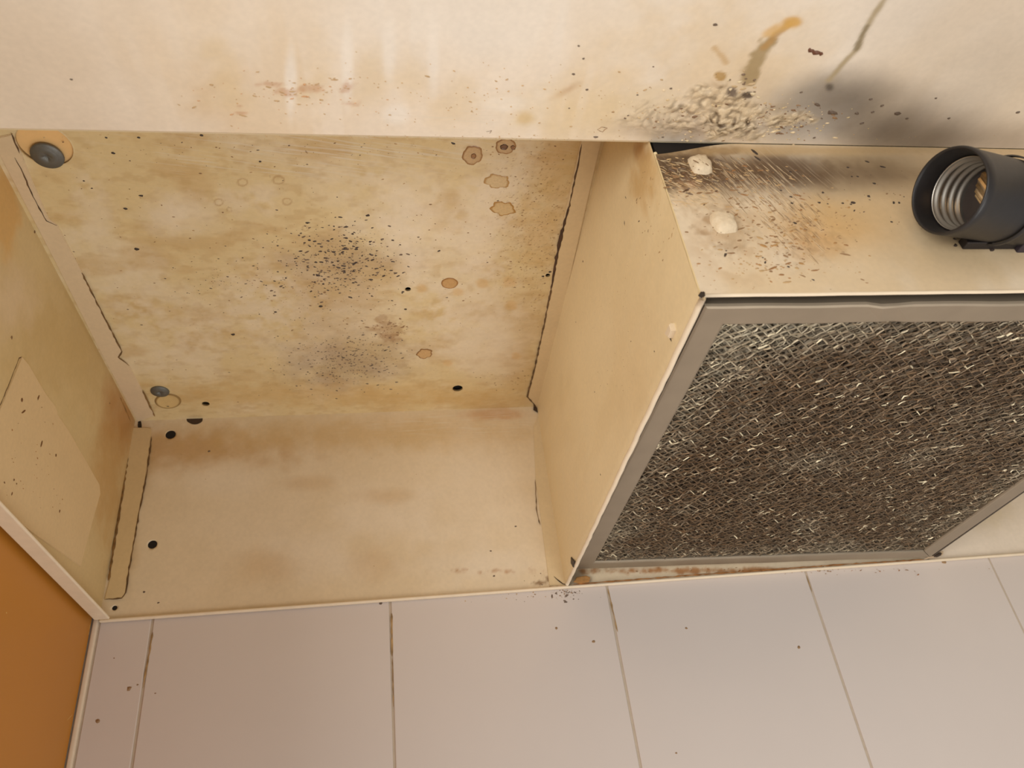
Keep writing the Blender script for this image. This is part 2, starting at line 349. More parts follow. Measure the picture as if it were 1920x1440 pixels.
def p_face(P):
    P.c[:] = c8(224, 207, 180)
    P.mix(sm(.4, .65, P.n(30, 63)), c8(214, 186, 140), .5)
    P.mix(P.blob(1560, 420, 130, 50, soft=.95, rag=.5, ns=50), c8(206, 164, 100), .75)
    P.mix(P.blob(1530, 455, 60, 32, soft=.8, rag=.9, ns=110), c8(196, 150, 88), .5)
    P.mix(P.blob(1620, 390, 130, 30, soft=.9), c8(200, 170, 122), .5)
    P.mix(sm(.17, .24, P.A)*sm(.004, .022, P.B), c8(206, 180, 140), .7)
    P.mix(P.blob(1400, 318, 210, 30, soft=.9, rag=.8, ns=120), c8(110, 82, 54), .7)
    P.mix(P.blob(1358, 420, 42, 42, soft=.5, rag=1.1, ns=260), c8(150, 116, 78), .6)
    P.mix(P.blob(1313, 313, 36, 36, soft=.5, rag=1.1, ns=260), c8(104, 78, 52), .7)
    P.mix(sm(.45, .65, P.n(120, 66, 4))*P.blob(1400, 440, 130, 90, soft=1), c8(180, 142, 96), .5)
    # dark band below the seam and heavy brown burn at the left end
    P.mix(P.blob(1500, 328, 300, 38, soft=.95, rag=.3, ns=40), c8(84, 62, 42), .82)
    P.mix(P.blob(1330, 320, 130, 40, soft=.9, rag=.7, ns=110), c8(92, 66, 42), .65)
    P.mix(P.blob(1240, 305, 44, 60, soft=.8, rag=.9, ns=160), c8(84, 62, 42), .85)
    P.mix(P.blob(1340, 283, 60, 7, soft=.8, rag=.8, ns=200), c8(80, 44, 20), .8)
    P.mix(P.blob(1500, 282, 320, 10, soft=.8, rag=.3), c8(196, 166, 120), .75)
    P.mix(P.blob(1310, 372, 60, 22, soft=.9), c8(214, 190, 154), .8); P.mix(P.blob(1290, 345, 30, 14, soft=.8), c8(170, 110, 62), .4)
    P.mix(P.blob(1400, 430, 50, 60, soft=.95), c8(216, 194, 160), .6)
    P.mix(P.blob(1840, 452, 70, 16, soft=.9), c8(120, 92, 60), .5)  # socket's shadow painted on the face beneath it
    P.scr = P.blob(1420, 360, 130, 75, soft=.9)*.85+P.blob(1270, 345, 60, 50, soft=.9)*.5
    P.bmp = P.blob(1265, 330, 80, 60, soft=.9)*.65+P.blob(1400, 340, 110, 42, soft=.9)*.4+P.blob(1510, 450, 70, 45, soft=.9)*.3+P.blob(1360, 440, 60, 40, soft=.9)*.2
def p_bside(P):
    P.c[:] = c8(234, 214, 172)
    P.mix(sm(.4, .65, P.n(18, 73)), c8(232, 212, 170), .5); P.mix(sm(.5, .7, P.n(50, 75, sx=.3, sy=1.2)), c8(222, 198, 150), .22)
    P.mix(P.blob(1190, 700, 50, 140, soft=1), c8(226, 202, 158), .6)
    P.mix(P.blob(1205, 330, 24, 60, soft=.8, rag=.8, ns=150), c8(204, 166, 104), .7)
    P.mix(P.blob(1200, 280, 14, 22, soft=.8, rag=.7, ns=150), c8(180, 130, 76), .7)

# ------------------------------------------------------------------ setting: wall, tiles, trim
def grime_wall(P, base):
    P.c[:] = base
M_tile = simple('glazed_tile', c8(212, 201, 193), .30, noise=.035, nscale=14, bump=.0)
M_grout = simple('grout', c8(192, 176, 156), .85, noise=.12, nscale=250, bump=.4)
wall = box('wall_back', (-.75, .0012, -.75), (.85, .06, .45), M_grout, kind='structure')
g = .0016
rows = [(-.57, -.3715), (-.3705, -.171), (-.170, .0295), (.0305, .23)]
me_t = {}
for (z0, z1) in rows:
    xs = [-.1523-.150*k for k in (3, 2, 1)]
    cols = [(-.1523+.14985*k, -.1523+.14985*(k+1)) for k in range(6)]+[(-.1843, -.1523)]
    for (x0, x1) in cols:
        wd = round(x1-x0, 4); key = (wd, round(z1-z0, 4))
        if key not in me_t:
            bm = bmesh.new(); box_bm(bm, (-wd/2+g/2, 0, -(z1-z0)/2), (wd/2-g/2, .006, (z1-z0)/2), .0005, 2)
            bmesh.ops.recalc_face_normals(bm, faces=bm.faces)
            me = bpy.data.meshes.new('tile'); bm.to_mesh(me); bm.free(); me.materials.append(M_tile); me_t[key] = me
        o = bpy.data.objects.new('tile', me_t[key]); C.objects.link(o); o.parent = wall
        o.location = ((x0+x1)/2, .0005+random.uniform(-.0001, .0001), (z0+z1)/2)
        o.rotation_euler = (random.uniform(-.0008, .0008), 0, random.uniform(-.0012, .0012))
box('trim_1', (-.1880, -.0008, -.74), (-.1846, .0034, .40), simple('caulk_bead', c8(226, 208, 184), .5, noise=.06), bev=.0012, seg=3, kind='structure')

def flecks(name, pl, pts, parent, lift=.00012, mat=None, label=None):
    """pts: (a, b, r, aspect, angle, colour) in the plane's own metres -> one joined mesh of tiny raised flecks"""
    V, F, Cc = [], [], []
    for (a, b, r, asp, an, col) in pts:
        n = 7; ph = random.random()*6; rr = [random.uniform(.7, 1.2) for _ in range(n)]
        V.append(pl.to3(a, b, lift+.3*r)); Cc.append(col); i0 = len(V)-1
        for j in range(n):
            t = j/n*2*math.pi+ph; x, y = math.cos(t)*r*asp*rr[j], math.sin(t)*r*rr[j]
            V.append(pl.to3(a+x*math.cos(an)-y*math.sin(an), b+x*math.sin(an)+y*math.cos(an), .00002)); Cc.append(np.asarray(col)*1.15)
        for j in range(n):
            F.append((i0, i0+1+j, i0+1+(j+1) % n))
    o = pyd(name, V, F, mat or M_speck, parent, col=np.array(Cc), kind='stuff')
    bm = bmesh.new(); bm.from_mesh(o.data)
    if len(bm.faces):
        bm.normal_update(); bm.faces.ensure_lookup_table()
        if bm.faces[0].normal@Vector(pl.n) < 0: bmesh.ops.reverse_faces(bm, faces=bm.faces)
        bm.to_mesh(o.data)
    bm.free()
    return o
def scat(pl, n, cx, cy, sx, sy, r0, r1, cols, asp=(1, 2.2), rot=0, box_=None):
    out = []
    for _ in range(n):
        x, y = random.gauss(0, sx), random.gauss(0, sy)
        px, py = cx+x*math.cos(rot)-y*math.sin(rot), cy+x*math.sin(rot)+y*math.cos(rot)
        if box_ and not box_(px, py): continue
        a, b = pl.uv(px, py); r = (r0+(r1-r0)*random.random()**2.6)*.8
        out.append((a, b, r, random.uniform(*asp), random.uniform(-.6, .6), random.choice(cols)))
    return out
def named(pl, lst, col):
    """lst: (px, py, radius in px, aspect, angle)"""
    out = []
    for q in lst:
        px, py, r = q[:3]; asp = q[3] if len(q) > 3 else 1.3; an = q[4] if len(q) > 4 else 0
        a, b = pl.uv(px, py); D = np.linalg.norm(pl.hit(px, py)-CAM)
        out.append((a, b, r*.8*D/FPX, asp, an, np.asarray(col)*.8))
    return out
def drop(pl, px, py, rx, ry, cin, crim, parent, h=.00035, rag=.10, seg=30, mat=None, name='grease_or_hole_spot', dome=.5):
    o = pl.uv(px, py); e1 = pl.uv(px+rx, py)-o; e2 = pl.uv(px, py+ry)-o
    ph = [random.random()*6 for _ in range(4)]; V, F, Cc = [], [], []
    prof = ((0, dome*h, cin), (.45, dome*h, cin), (.78, dome*h*.8, cin), (.90, h, crim), (1., .0, crim))
    for k, (q, z, c) in enumerate(prof):
        for j in range(seg if k else 1):
            t = j/seg*2*math.pi
            w_ = q*(1+rag*(math.sin(2*t+ph[0])*.5+math.sin(5*t+ph[1])*.5+math.sin(9*t+ph[2])*.35)*q)
            u = o+e1*math.cos(t)*w_+e2*math.sin(t)*w_
            V.append(pl.to3(u[0], u[1], z+.00003)); Cc.append(c)
    for j in range(seg): F.append((0, 1+j, 1+(j+1) % seg))
    for k in range(len(prof)-2):
        s0 = 1+k*seg
        for j in range(seg): F.append((s0+j, s0+seg+j, s0+seg+(j+1) % seg, s0+(j+1) % seg))
    e = np.cross(np.array(V[1])-V[0], np.array(V[2])-V[0])
    if e@pl.n < 0: F = [f[::-1] for f in F]
    return pyd(name, V, F, mat or M_drop, parent, smooth=True, col=np.array(Cc))
def plate(name, pl, pix, thick, mat, parent, colr=None, uvs=None, sub=0, **k):
    """a raised sheet with the given outline on a plane"""
    U = [np.array(u, float) for u in uvs] if uvs else [pl.uv(*p) for p in pix]
    bm = bmesh.new(); lo = [bm.verts.new(Vector(pl.to3(u[0], u[1], .0))) for u in U]; f = bm.faces.new(lo)
    r = bmesh.ops.extrude_face_region(bm, geom=[f]); vv = [e for e in r['geom'] if isinstance(e, bmesh.types.BMVert)]
    for v in vv: v.co += Vector(pl.n)*thick
    tops = [e for e in r['geom'] if isinstance(e, bmesh.types.BMFace)]
    es = [e for e in tops[0].edges] if tops else []
    bmesh.ops.bevel(bm, geom=es, offset=min(thick*.45, .0004), segments=2, affect='EDGES')
    bmesh.ops.triangulate(bm, faces=bm.faces)
    bmesh.ops.recalc_face_normals(bm, faces=bm.faces)
    me = bpy.data.meshes.new(name); bm.to_mesh(me); bm.free()
    n = len(me.vertices); cc = np.ones((n, 4)); cc[:, :3] = colr if colr is not None else CREAM
    me.color_attributes.new('Col', 'FLOAT_COLOR', 'POINT').data.foreach_set('color', cc.ravel().astype(np.float32))
    return link(name, me, mat, parent, **k)
def crack(name, pl, pix, w, parent, col=(90, 66, 42), jit=.0002, depth=.0001):
    lf = .00095 if name == 'seam_dirt' else 0.; w = w*(1.25 if lf else 1)
    """a thin irregular line of dirt lying in a seam"""
    Q = [pl.uv(*p) for p in pix]; pts = []
    for a, b in zip(Q[:-1], Q[1:]):
        n = max(2, int(np.linalg.norm(b-a)/.0025))
        for i in range(n): pts.append(a+(b-a)*i/n)
    pts.append(Q[-1]); V, F, Cc = [], [], []
    for i, p in enumerate(pts):
        d = pts[min(i+1, len(pts)-1)]-pts[max(i-1, 0)]; d = d/(np.linalg.norm(d)+1e-9); nn = np.array([-d[1], d[0]])
        ww = w*random.uniform(.35, 1.25)*(.25 if i in (0, len(pts)-1) else 1); off = nn*random.uniform(-jit, jit)
        c = c8(*col)*random.uniform(.7, 1.5)
        for s_, z in ((-1, .00003), (0, depth+.00005), (1, .00003)):
            u = p+off+nn*ww*s_*.5; V.append(pl.to3(u[0], u[1], z+lf)); Cc.append(c)
    for i in range(len(pts)-1):
        for k in (0, 1):
            q = i*3+k; F.append((q, q+3, q+4, q+1))
    e = np.cross(np.array(V[3])-V[0], np.array(V[1])-V[0])
    if e@pl.n < 0: F = [f[::-1] for f in F]
    return pyd(name, V, F, M_speck, parent, col=np.array(Cc))

# ------------------------------------------------------------------ the range hood
hood = thing('range_hood', 'grimy cream enamelled sheet metal range hood seen from below against the tiled wall', 'range hood', (.194, 0, 0))
def hole(pl, px, py, r): u = pl.uv(px, py); return (u[0], u[1], r)
kn1 = CEIL.uv(84, 272)
ceil_holes = [hole(CEIL, 765, 542, .0018), hole(CEIL, 858, 728, .0038), hole(CEIL, 1027, 516, .0015), hole(CEIL, 386, 757, .0026), (kn1[0], kn1[1], .0122)]
top = grid('top_panel', CEIL, -.184, .1173, -.3045, 0, .00075, p_ceil, M_ceil, hood, ceil_holes)
back = grid('back_panel', BACK, -.184, .574, 0.0004, H, .0010, p_back, M_plain, hood,
            [hole(BACK, 320, 815, .0036), hole(BACK, 286, 1021, .0030), hole(BACK, 215, 1140, .0016)])
side = grid('side_panel', SIDE, -.478, 0, 0.0004, H, .0012, p_side, M_plain, hood)
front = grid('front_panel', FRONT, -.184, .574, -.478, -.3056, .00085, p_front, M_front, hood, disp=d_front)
# outer skin that closes the hood: top, outer left and right sides, skirt in front, upstand behind the front panel
bm = bmesh.new()
box_bm(bm, (-.1862, -.482, .156), (.576, -.0012, .158)); box_bm(bm, (-.1862, -.482, .001), (-.1846, -.002, .157))
box_bm(bm, (.5745, -.482, .001), (.576, -.002, .157)); box_bm(bm, (-.1862, -.482, .02), (.576, -.4795, .157), .0008)
fin('outer_skin', bm, simple('enamel_outside', CREAM, .4, noise=.06), hood)
bm = bmesh.new(); box_bm(bm, (-.1838, -.3049, .0915), (.574, -.3040, .1555))
fin('upstand', bm, simple('enamel_upstand', CREAM, .4, noise=.06), hood)
# rolled edge where the front panel turns up
prof = [(-.3056, .0904), (-.3052, .0906), (-.3049, .0911), (-.3048, .0920)]
V, F = [], []
for x in (-.184, .574):
    for (y, z) in prof: V.append((x, y, z))
for i in range(3): F.append((i, i+1, i+5, i+4))
pyd('rolled_edge', V, F, M_hem, hood, smooth=True)
# cover over the back of the ceiling void, ceiling right of the fan housing
box('rear_cover', (.397, -.3045, .149), (.574, 0, .1505), simple('enamel_right', CREAM, .4, noise=.06), hood)
# lips: inward hem of the left side, thin hem along the back
bm = bmesh.new()
box_bm(bm, (-.1856, -.478, -.0008), (-.1762, -.0052, .0010), .00085, 3); fin('side_lip', bm, M_hem, hood, smooth=False)
bm = bmesh.new(); box_bm(bm, (-.1835, -.0032, -.0012), (.574, -.0002, .0006), .0008, 3); fin('back_lip', bm, M_hem, hood)
# folded tabs
plate('corner_tab', CEIL, [(-30, 262), (24, 250), (46, 300), (42, 293), (92, 410), (108, 421), (154, 509), (229, 657), (222, 671), (243, 684), (291, 778), (258, 790), (180, 640), (100, 480), (0, 290)], .0008, M_plain, top, colr=c8(220, 198, 164))
plate('corner_tab', BACK, [(247, 802), (284, 803), (283, 822), (272, 900), (236, 1112), (231, 1122), (196, 1124), (205, 1090), (236, 880)], .0008, M_plain, back, colr=c8(214, 188, 142))
plate('corner_tab', CEIL, [(1092, 250), (1130, 250), (1012, 768), (997, 752), (989, 744), (1003, 690), (1045, 460)], .0008, M_plain, top, colr=c8(222, 198, 156))
plate('corner_tab', BACK, [(1008, 780), (1020, 780), (1062, 1098), (1030, 1098), (1004, 900), (1000, 800)], .0005, M_plain, back, colr=c8(218, 196, 156))
crack('seam_dirt', CEIL, [(21, 246), (38, 285)], .0006, top); crack('seam_dirt', CEIL, [(28, 293), (44, 322), (62, 366), (88, 412), (107, 421)], .0006, top)
crack('seam_dirt', CEIL, [(154, 509), (195, 590), (229, 657), (223, 668), (243, 684)], .0008, top, (110, 84, 52)); crack('seam_dirt', CEIL, [(268, 730), (291, 779)], .0011, top, (130, 100, 58))
crack('seam_dirt', CEIL, [(1091, 268), (1078, 330), (1066, 390)], .0008, top); crack('seam_dirt', CEIL, [(1066, 385), (1054, 430), (1044, 475), (1033, 540)], .0018, top, (74, 50, 34))
crack('seam_dirt', CEIL, [(1033, 540), (1019, 610), (1002, 690), (988, 742), (1000, 755), (1007, 768)], .0010, top, (96, 72, 46))
crack('seam_dirt', BACK, [(243, 835), (230, 930), (204, 1090)], .0014, back, (120, 88, 46)); crack('seam_dirt', BACK, [(285, 820), (276, 890), (262, 960), (240, 1085), (237, 1112), (229, 1123), (197, 1125)], .0009, back, (100, 74, 44))
crack('seam_dirt', BACK, [(1003, 900), (1006, 960), (1012, 985)], .0005, back); crack('seam_dirt', BACK, [(1000, 762), (1008, 775)], .003, back, (60, 44, 30))
crack('seam_dirt', BACK, [(1038, 1082), (1055, 1096), (1068, 1098)], .0009, back, (60, 42, 28))
# brownish bead of grease along left inner corner
crack('corner_grease', SIDE, [(245, 790), (225, 745)], .0022, side, (150, 110, 56)); 
drop(BACK, 262, 797, 4, 8, c8(30, 20, 12), c8(50, 34, 20), back)  # corner hole painted as a small dark spot
# dark hole at the ceiling/back corner (365,785): painted as a dark disc on the back panel right under the crease
drop(BACK, 365, 786, 15, 10, c8(66, 48, 38), c8(52, 36, 26), back, h=.0002, rag=.03)
# board seen through the knockout; dark sheets added to blacken the other holes
box('backing_board', (-.183, -.300, .1502), (-.135, -.20, .1535), M_wood, hood, label='ochre board seen through the round knockout')
box('hole_dark_sheet', (-.13, -.30, .1525), (.117, -.002, .1545), M_dark, hood)
box('hole_dark_sheet', (-.183, -.0008, .002), (.10, .0003, .148), M_dark, hood)
# screws with washers
def screw(px, py, r, parent, loc_pl=CEIL, recess=True):
    q = loc_pl.hit(px, py, .0009); V, F = [], []; seg = 32
    n = loc_pl.n; t1 = np.array([1, 0, 0.]); t2 = np.cross(n, t1)
    pr = [(0, .0000), (.10, .0000), (.16, .0007), (.42, .0011), (.62, .0009), (.70, .0004), (.97, .0002), (1.0, -.0003), (1.0, -.0009)]
    for k, (a, z) in enumerate(pr):
        for j in range(seg if k else 1):
            t = j/seg*2*math.pi; rr = a
            if k in (1, 2): rr = a*(1+.75*abs(math.cos(2*t))**3)       # cross recess
            V.append(q+(t1*math.cos(t)+t2*math.sin(t))*r*rr+n*z)
    for j in range(seg): F.append((0, 1+j, 1+(j+1) % seg))
    for k in range(len(pr)-2):
        s0 = 1+k*seg
        for j in range(seg): F.append((s0+j, s0+seg+j, s0+seg+(j+1) % seg, s0+(j+1) % seg))
    return pyd('screw', V, F, M_zinc, parent, smooth=True)
screw(89, 291, .0075, top); screw(300, 733, .0062, top)
drop(CEIL, 315, 752, 25, 14, c8(214, 186, 130), c8(150, 120, 72), top, h=.0007, rag=.0, name='knockout_disc', dome=.6, mat=M_plain)
flecks('grime_specks', CEIL, named(CEIL, [(315, 761, 2.6, 2.4, .4)], c8(40, 26, 16)), top, lift=.0006)
# dried grease drops on the ceiling
Tn, Rm = c8(204, 172, 126), c8(164, 124, 80)
for a in ((886, 291, 19, 18), (948, 274, 19, 15)): drop(CEIL, *a, Tn, Rm, top)
drop(CEIL, 943, 391, 21, 14, c8(214, 184, 132), c8(178, 134, 72), top, rag=.22); drop(CEIL, 932, 340, 22, 14, c8(218, 192, 146), c8(188, 150, 96), top, rag=.2)
drop(CEIL, 843, 531, 16, 10, c8(202, 160, 104), c8(160, 114, 62), top, rag=.03); drop(CEIL, 796, 663, 15, 9, c8(206, 168, 116), c8(140, 100, 56), top, rag=.16)
drop(CEIL, 945, 275, 8, 5, c8(120, 84, 56), c8(70, 44, 28), top, h=.0006); drop(CEIL, 962, 276, 5, 4, c8(150, 108, 70), c8(100, 66, 40), top, h=.0006)
drop(CEIL, 888, 292, 5, 5, c8(160, 116, 72), c8(120, 80, 48), top, h=.0006)

Dk, D2, Br, Tb = c8(70, 58, 50), c8(110, 92, 76), c8(142, 110, 76), c8(184, 152, 108)
inC = lambda x, y: y > 262+.01*x and x < 1085-.13*(y-262) and y < 758
S = scat(CEIL, 620, 640, 490, 58, 34, .00022, .0010, (Dk, Dk, D2), box_=inC)+scat(CEIL, 560, 655, 675, 58, 26, .0002, .0008, (D2, Dk, c8(96, 80, 70)), box_=inC)
S += scat(CEIL, 160, 590, 560, 80, 40, .0002, .0008, (D2, Br, Tb), box_=inC)+scat(CEIL, 260, 560, 560, 190, 130, .00015, .0006, (Tb, Br, D2), box_=inC)
S += scat(CEIL, 420, 1000, 430, 55, 90, .00016, .0006, (Tb, Br, Tb), box_=inC)+scat(CEIL, 260, 780, 480, 190, 110, .00015, .0005, (Br, Tb), box_=inC)+scat(CEIL, 60, 440, 520, 50, 20, .0002, .0006, (D2, Dk), box_=inC)
S += scat(CEIL, 120, 300, 420, 150, 110, .00015, .0006, (Tb, Br), box_=inC)+scat(CEIL, 60, 960, 715, 40, 10, .0002, .0008, (Tb, Br), box_=inC)+scat(CEIL, 140, 640, 275, 240, 14, .00015, .0005, (Br, Tb, D2), box_=inC)
S += scat(CEIL, 60, 728, 618, 18, 9, .0003, .001, (Br,), box_=inC)
S += named(CEIL, [(437, 627, 4), (690, 404, 4, 1.3), (199, 258, 2.5), (260, 258, 3), (212, 287, 3, 1.8, .5), (378, 254, 3.2), (755, 547, 3), (850, 269, 3.4, 1.8, .5), (908, 259, 2.5), (1018, 518, 3.5), (1031, 510, 3), (760, 580, 3.2), (235, 391, 3.5), (256, 467, 4), (601, 574, 4), (516, 585, 3), (157, 339, 1.8), (172, 353, 1.8), (264, 367, 3, 1.8), (488, 303, 2.5)], Dk)
flecks('grime_specks', CEIL, S, top)
S = named(BACK, [(967, 987, 2), (920, 1033, 2), (392, 846, 2.5), (270, 1110, 2.2), (1008, 832, 2.5), (926, 1080, 2.2), (256, 831, 2.5), (297, 1130, 2)], D2)+named(BACK, [(263, 857, 6, 1.1)], Tb)
S += scat(BACK, 50, 640, 860, 260, 60, .0001, .0004, (Tb,), box_=lambda x, y: 300 < x < 990 and 800 < y < 1080)
S += scat(BACK, 30, 1040, 1085, 18, 8, .0002, .0006, (Br, D2), box_=lambda x, y: x < 1060 and y < 1100)
S += scat(BACK, 90, 1400, 1070, 200, 3, .0002, .0007, (Br, c8(150, 96, 44)), asp=(1, 4), box_=lambda x, y: x > 1100)
flecks('grime_specks', BACK, S, back)
S = named(SIDE, [(22, 633, 4, 1.2, 1.5), (206, 756, 2), (65, 435, 3.2, 1.5, 1)], Br)
flecks('grime_specks', SIDE, S, side)
# faded blank label stuck on the side panel
label = plate('label', SIDE, [(40, 669), (52, 683), (84, 738), (103, 762), (107, 778), (126, 805), (160, 865), (185, 908), (187, 926), (170, 985), (150, 1062), (60, 1000), (-60, 905)], .0005, M_sticker, side,
              colr=c8(220, 194, 150), label='blank faded peeling rectangular label')
crack('label_edge', SIDE, [(-4, 770), (20, 712), (36, 672), (40, 669)], .0006, side, (90, 66, 40)); crack('label_edge', SIDE, [(40, 670), (60, 697), (84, 738)], .0005, side, (130, 96, 56))
S = named(SIDE, [(70, 745, 2.6, 3, 1.4), (42, 772, 2.4, 4, .9), (76, 832, 2.6, 3, 1.5), (103, 854, 2.5, 1.5, 1.5), (24, 900, 2, 1.5, 1), (29, 907, 1.8), (20, 926, 2, 2, 1.5), (110, 958, 2, 2, 1.5), (39, 750, 4, 1.3), (6, 905, 2)], c8(128, 86, 44))
S += scat(SIDE, 45, 60, 870, 40, 60, .0002, .0006, (c8(172, 124, 70), Br), box_=lambda x, y: x > 5 and 760 < y < 960 and x < 120)
flecks('label_specks', Plane((-.1834, 0, 0), (1, 0, 0), 1, 2), S, side)
# specks on the front panel
inF = lambda x, y: y < 258+.012*(x-0)*.9
S = named(FRONT, [(1341, 46, 4, 1.6), (1683, 213, 5, 1.8, .4), (1633, 186, 3.5), (1654, 198, 3.5), (1607, 212, 4, 1.4, .4), (1636, 210, 3.6), (1616, 231, 3.4), (1755, 184, 2.5), (1779, 222, 3), (1908, 211, 3.5), (1700, 222, 3), (1560, 211, 6, 2.6, .3), (1533, 196, 4, 2.5, .4),
                  (1101, 168, 3, 1.3), (1075, 139, 3.5, 1.3, .5), (1094, 110, 2.5), (1085, 86, 2.5), (1178, 216, 3.2), (1172, 222, 2.5), (1261, 240, 3), (1258, 166, 2.5), (1117, 257, 3.2, 1.8), (1195, 178, 2), (134, 149, 2.5), (1067, 203, 1.8), (1225, 125, 2), (1527, 258, 3), (1502, 173, 2.5), (1243, 257, 2.5)], D2)
S += named(FRONT, [(1522, 95, 5, 1.3), (1531, 99, 6, 1.8, .2), (1540, 101, 4, 1.4, 1), (1518, 94, 4, 1.6, 1)], c8(118, 76, 54))
S += scat(FRONT, 420, 1370, 226, 62, 18, .00025, .0011, (Br, c8(206, 182, 140), c8(222, 200, 160), c8(214, 190, 150), c8(120, 88, 58)), asp=(1, 2.8), box_=inF)
S += scat(FRONT, 160, 1270, 215, 60, 25, .0002, .0007, (Tb, Br, c8(226, 206, 170)), box_=inF)+scat(FRONT, 160, 1480, 225, 38, 14, .0002, .0007, (c8(190, 168, 124), Br, D2), box_=inF)
S += scat(FRONT, 120, 900, 190, 150, 40, .00015, .0005, (Tb, c8(196, 160, 110)), box_=inF)+scat(FRONT, 90, 560, 175, 90, 25, .00015, .0006, (Tb, Tb, c8(196, 150, 106)), asp=(1.5, 4), box_=inF)
S += scat(FRONT, 90, 850, 258, 400, 3, .00012, .0004, (Tb,), box_=inF)
S += scat(FRONT, 60, 1380, 175, 26, 16, .0005, .0014, (c8(214, 196, 160), c8(120, 98, 76), c8(190, 164, 124)), asp=(1, 2), box_=inF)
flecks('grime_specks', FRONT, S, front, lift=.0003)
crack('scratch', FRONT, [(912, 247), (922, 244), (918, 250)], .0003, front, (110, 84, 60)); crack('scratch', FRONT, [(1120, 243), (1128, 238), (1138, 240), (1130, 247), (1120, 243)], .0003, front, (140, 100, 60))

# ------------------------------------------------------------------ fan housing
bm = bmesh.new()
box_bm(bm, (.3955, -.304, .0012), (.3968, -.0012, .148))                    # right wall
box_bm(bm, (.1185, -.3030, .030), (.3955, -.002, .0312))                      # dark plate added over the filter to stand for the unlit fan cavity
fan = fin('fan_housing', bm, M_darkb, hood)
def cut(A, B):      # the upper left corner of the face is bent away: its top edge drops to the left
    topz = .0903-.0085*(1-sm(.112, .158, A)); return A, B*topz
def face_poly(A, B): return cut(A, B/.0903)
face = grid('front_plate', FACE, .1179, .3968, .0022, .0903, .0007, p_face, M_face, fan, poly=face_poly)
bsd = grid('side_plate', BSIDE, -.3046, -.0012, .0006, H, .0009, p_bside, M_plain, fan, disp=lambda P: -.0022*np.clip(1-P.B/.007, 0, 1)**2)
# rolled lower edges (catch the light) and vertical front corner
def roll(name, path, r, mat, parent, seg=10):
    V, F = [], []
    P_ = [np.array(p, float) for p in path]
    for i, p in enumerate(P_):
        d = P_[min(i+1, len(P_)-1)]-P_[max(i-1, 0)]; d /= np.linalg.norm(d)
        a = np.cross(d, [0, 0, 1.]); a = a if np.linalg.norm(a) > .1 else np.cross(d, [1, 0, 0.]); a /= np.linalg.norm(a); b = np.cross(d, a)
        for j in range(seg):
            t = j/seg*2*math.pi; V.append(p+(a*math.cos(t)+b*math.sin(t))*r)
    for i in range(len(P_)-1):
        for j in range(seg): F.append((i*seg+j, i*seg+(j+1) % seg, (i+1)*seg+(j+1) % seg, (i+1)*seg+j))
    F.append(tuple(range(seg))); F.append(tuple(range((len(P_)-1)*seg+seg-1, (len(P_)-1)*seg-1, -1)))
    return pyd(name, V, F, mat, parent, smooth=True)
def wob(p, q, n, k):
    p, q = np.array(p), np.array(q); return [p+(q-p)*i/n+np.array([random.uniform(-k, k) for _ in range(3)])*(0 < i < n) for i in range(n+1)]
roll('rolled_edge', wob((.1186, -.3043, .0022), (.3955, -.3043, .0022), 24, .0001), .0008, M_hem, fan)
roll('rolled_edge', wob((.1186, -.3038, .0013), (.1186, -.0035, .0013), 60, .00018), .0013, M_hem, fan)
roll('rolled_edge', wob((.1184, -.3040, .002), (.1184, -.3040, .084), 20, .00006), .0009, simple('enamel_corner', c8(226, 204, 158), .4, noise=.1), fan)
# inner return behind the front lip: its dark colour paints the shaded gap before the filter
box('inner_return', (.1195, -.3040, .0024), (.3955, -.3036, .029), M_darkb, fan)
box('inner_return', (.1192, -.3020, .0008), (.1199, -.0035, .029), M_darkb, fan)
box('slot_dark_sheet', (.119, -.3038, .082), (.39, -.3012, .148), M_dark, fan)  # dark sheet added to paint the shaded interior behind the slot
# domed plastic-like rivets
def rivet(px, py, r, rot):
    q = FACE.hit(px, py); V, F = [], []; seg = 28; n = FACE.n; t1 = np.array([1, 0, 0.]); t2 = np.array([0, 0, 1.])
    pr = [(0, .0034), (.45, .0033), (.72, .0029), (.90, .0018), (.99, .0006), (1.04, 0)]
    ph = random.random()*6
    for k, (a, z) in enumerate(pr):
        for j in range(seg if k else 1):
            t = j/seg*2*math.pi; sq = 1/max(abs(math.cos(t-rot)), abs(math.sin(t-rot)))     # rounded square
            e = a*(1+(sq-1)*.45)*(1+.03*math.sin(5*t+ph))
            V.append(q+(t1*math.cos(t)*.92+t2*math.sin(t)*1.05)*r*e+n*(z+(.00025*math.sin(7*t+ph) if 1 < k < 5 else 0)))
    for j in range(seg): F.append((0, 1+j, 1+(j+1) % seg))
    for k in range(len(pr)-2):
        s0 = 1+k*seg
        for j in range(seg): F.append((s0+j, s0+seg+j, s0+seg+(j+1) % seg, s0+(j+1) % seg))
    return pyd('rivet', V, F, M_rivet, fan, smooth=True)
rivet(1313, 311, .0052, .1); rivet(1356, 418, .0056, .05)
rp = Plane((0, -.3082, 0), (0, 1, 0), 0, 2)
flecks('grime_specks', rp, named(rp, [(1305, 303, 2.5, 3, -.8), (1312, 300, 2, 4, -.9), (1318, 305, 2, 4, -.9), (1300, 312, 1.5), (1325, 308, 2, 3, -1), (1364, 398, 2.4, 1.6), (1345, 437, 1.4, 1.5), (1352, 436, 1.2), (1310, 318, 1.5, 2)], Br), fan, lift=.0001)
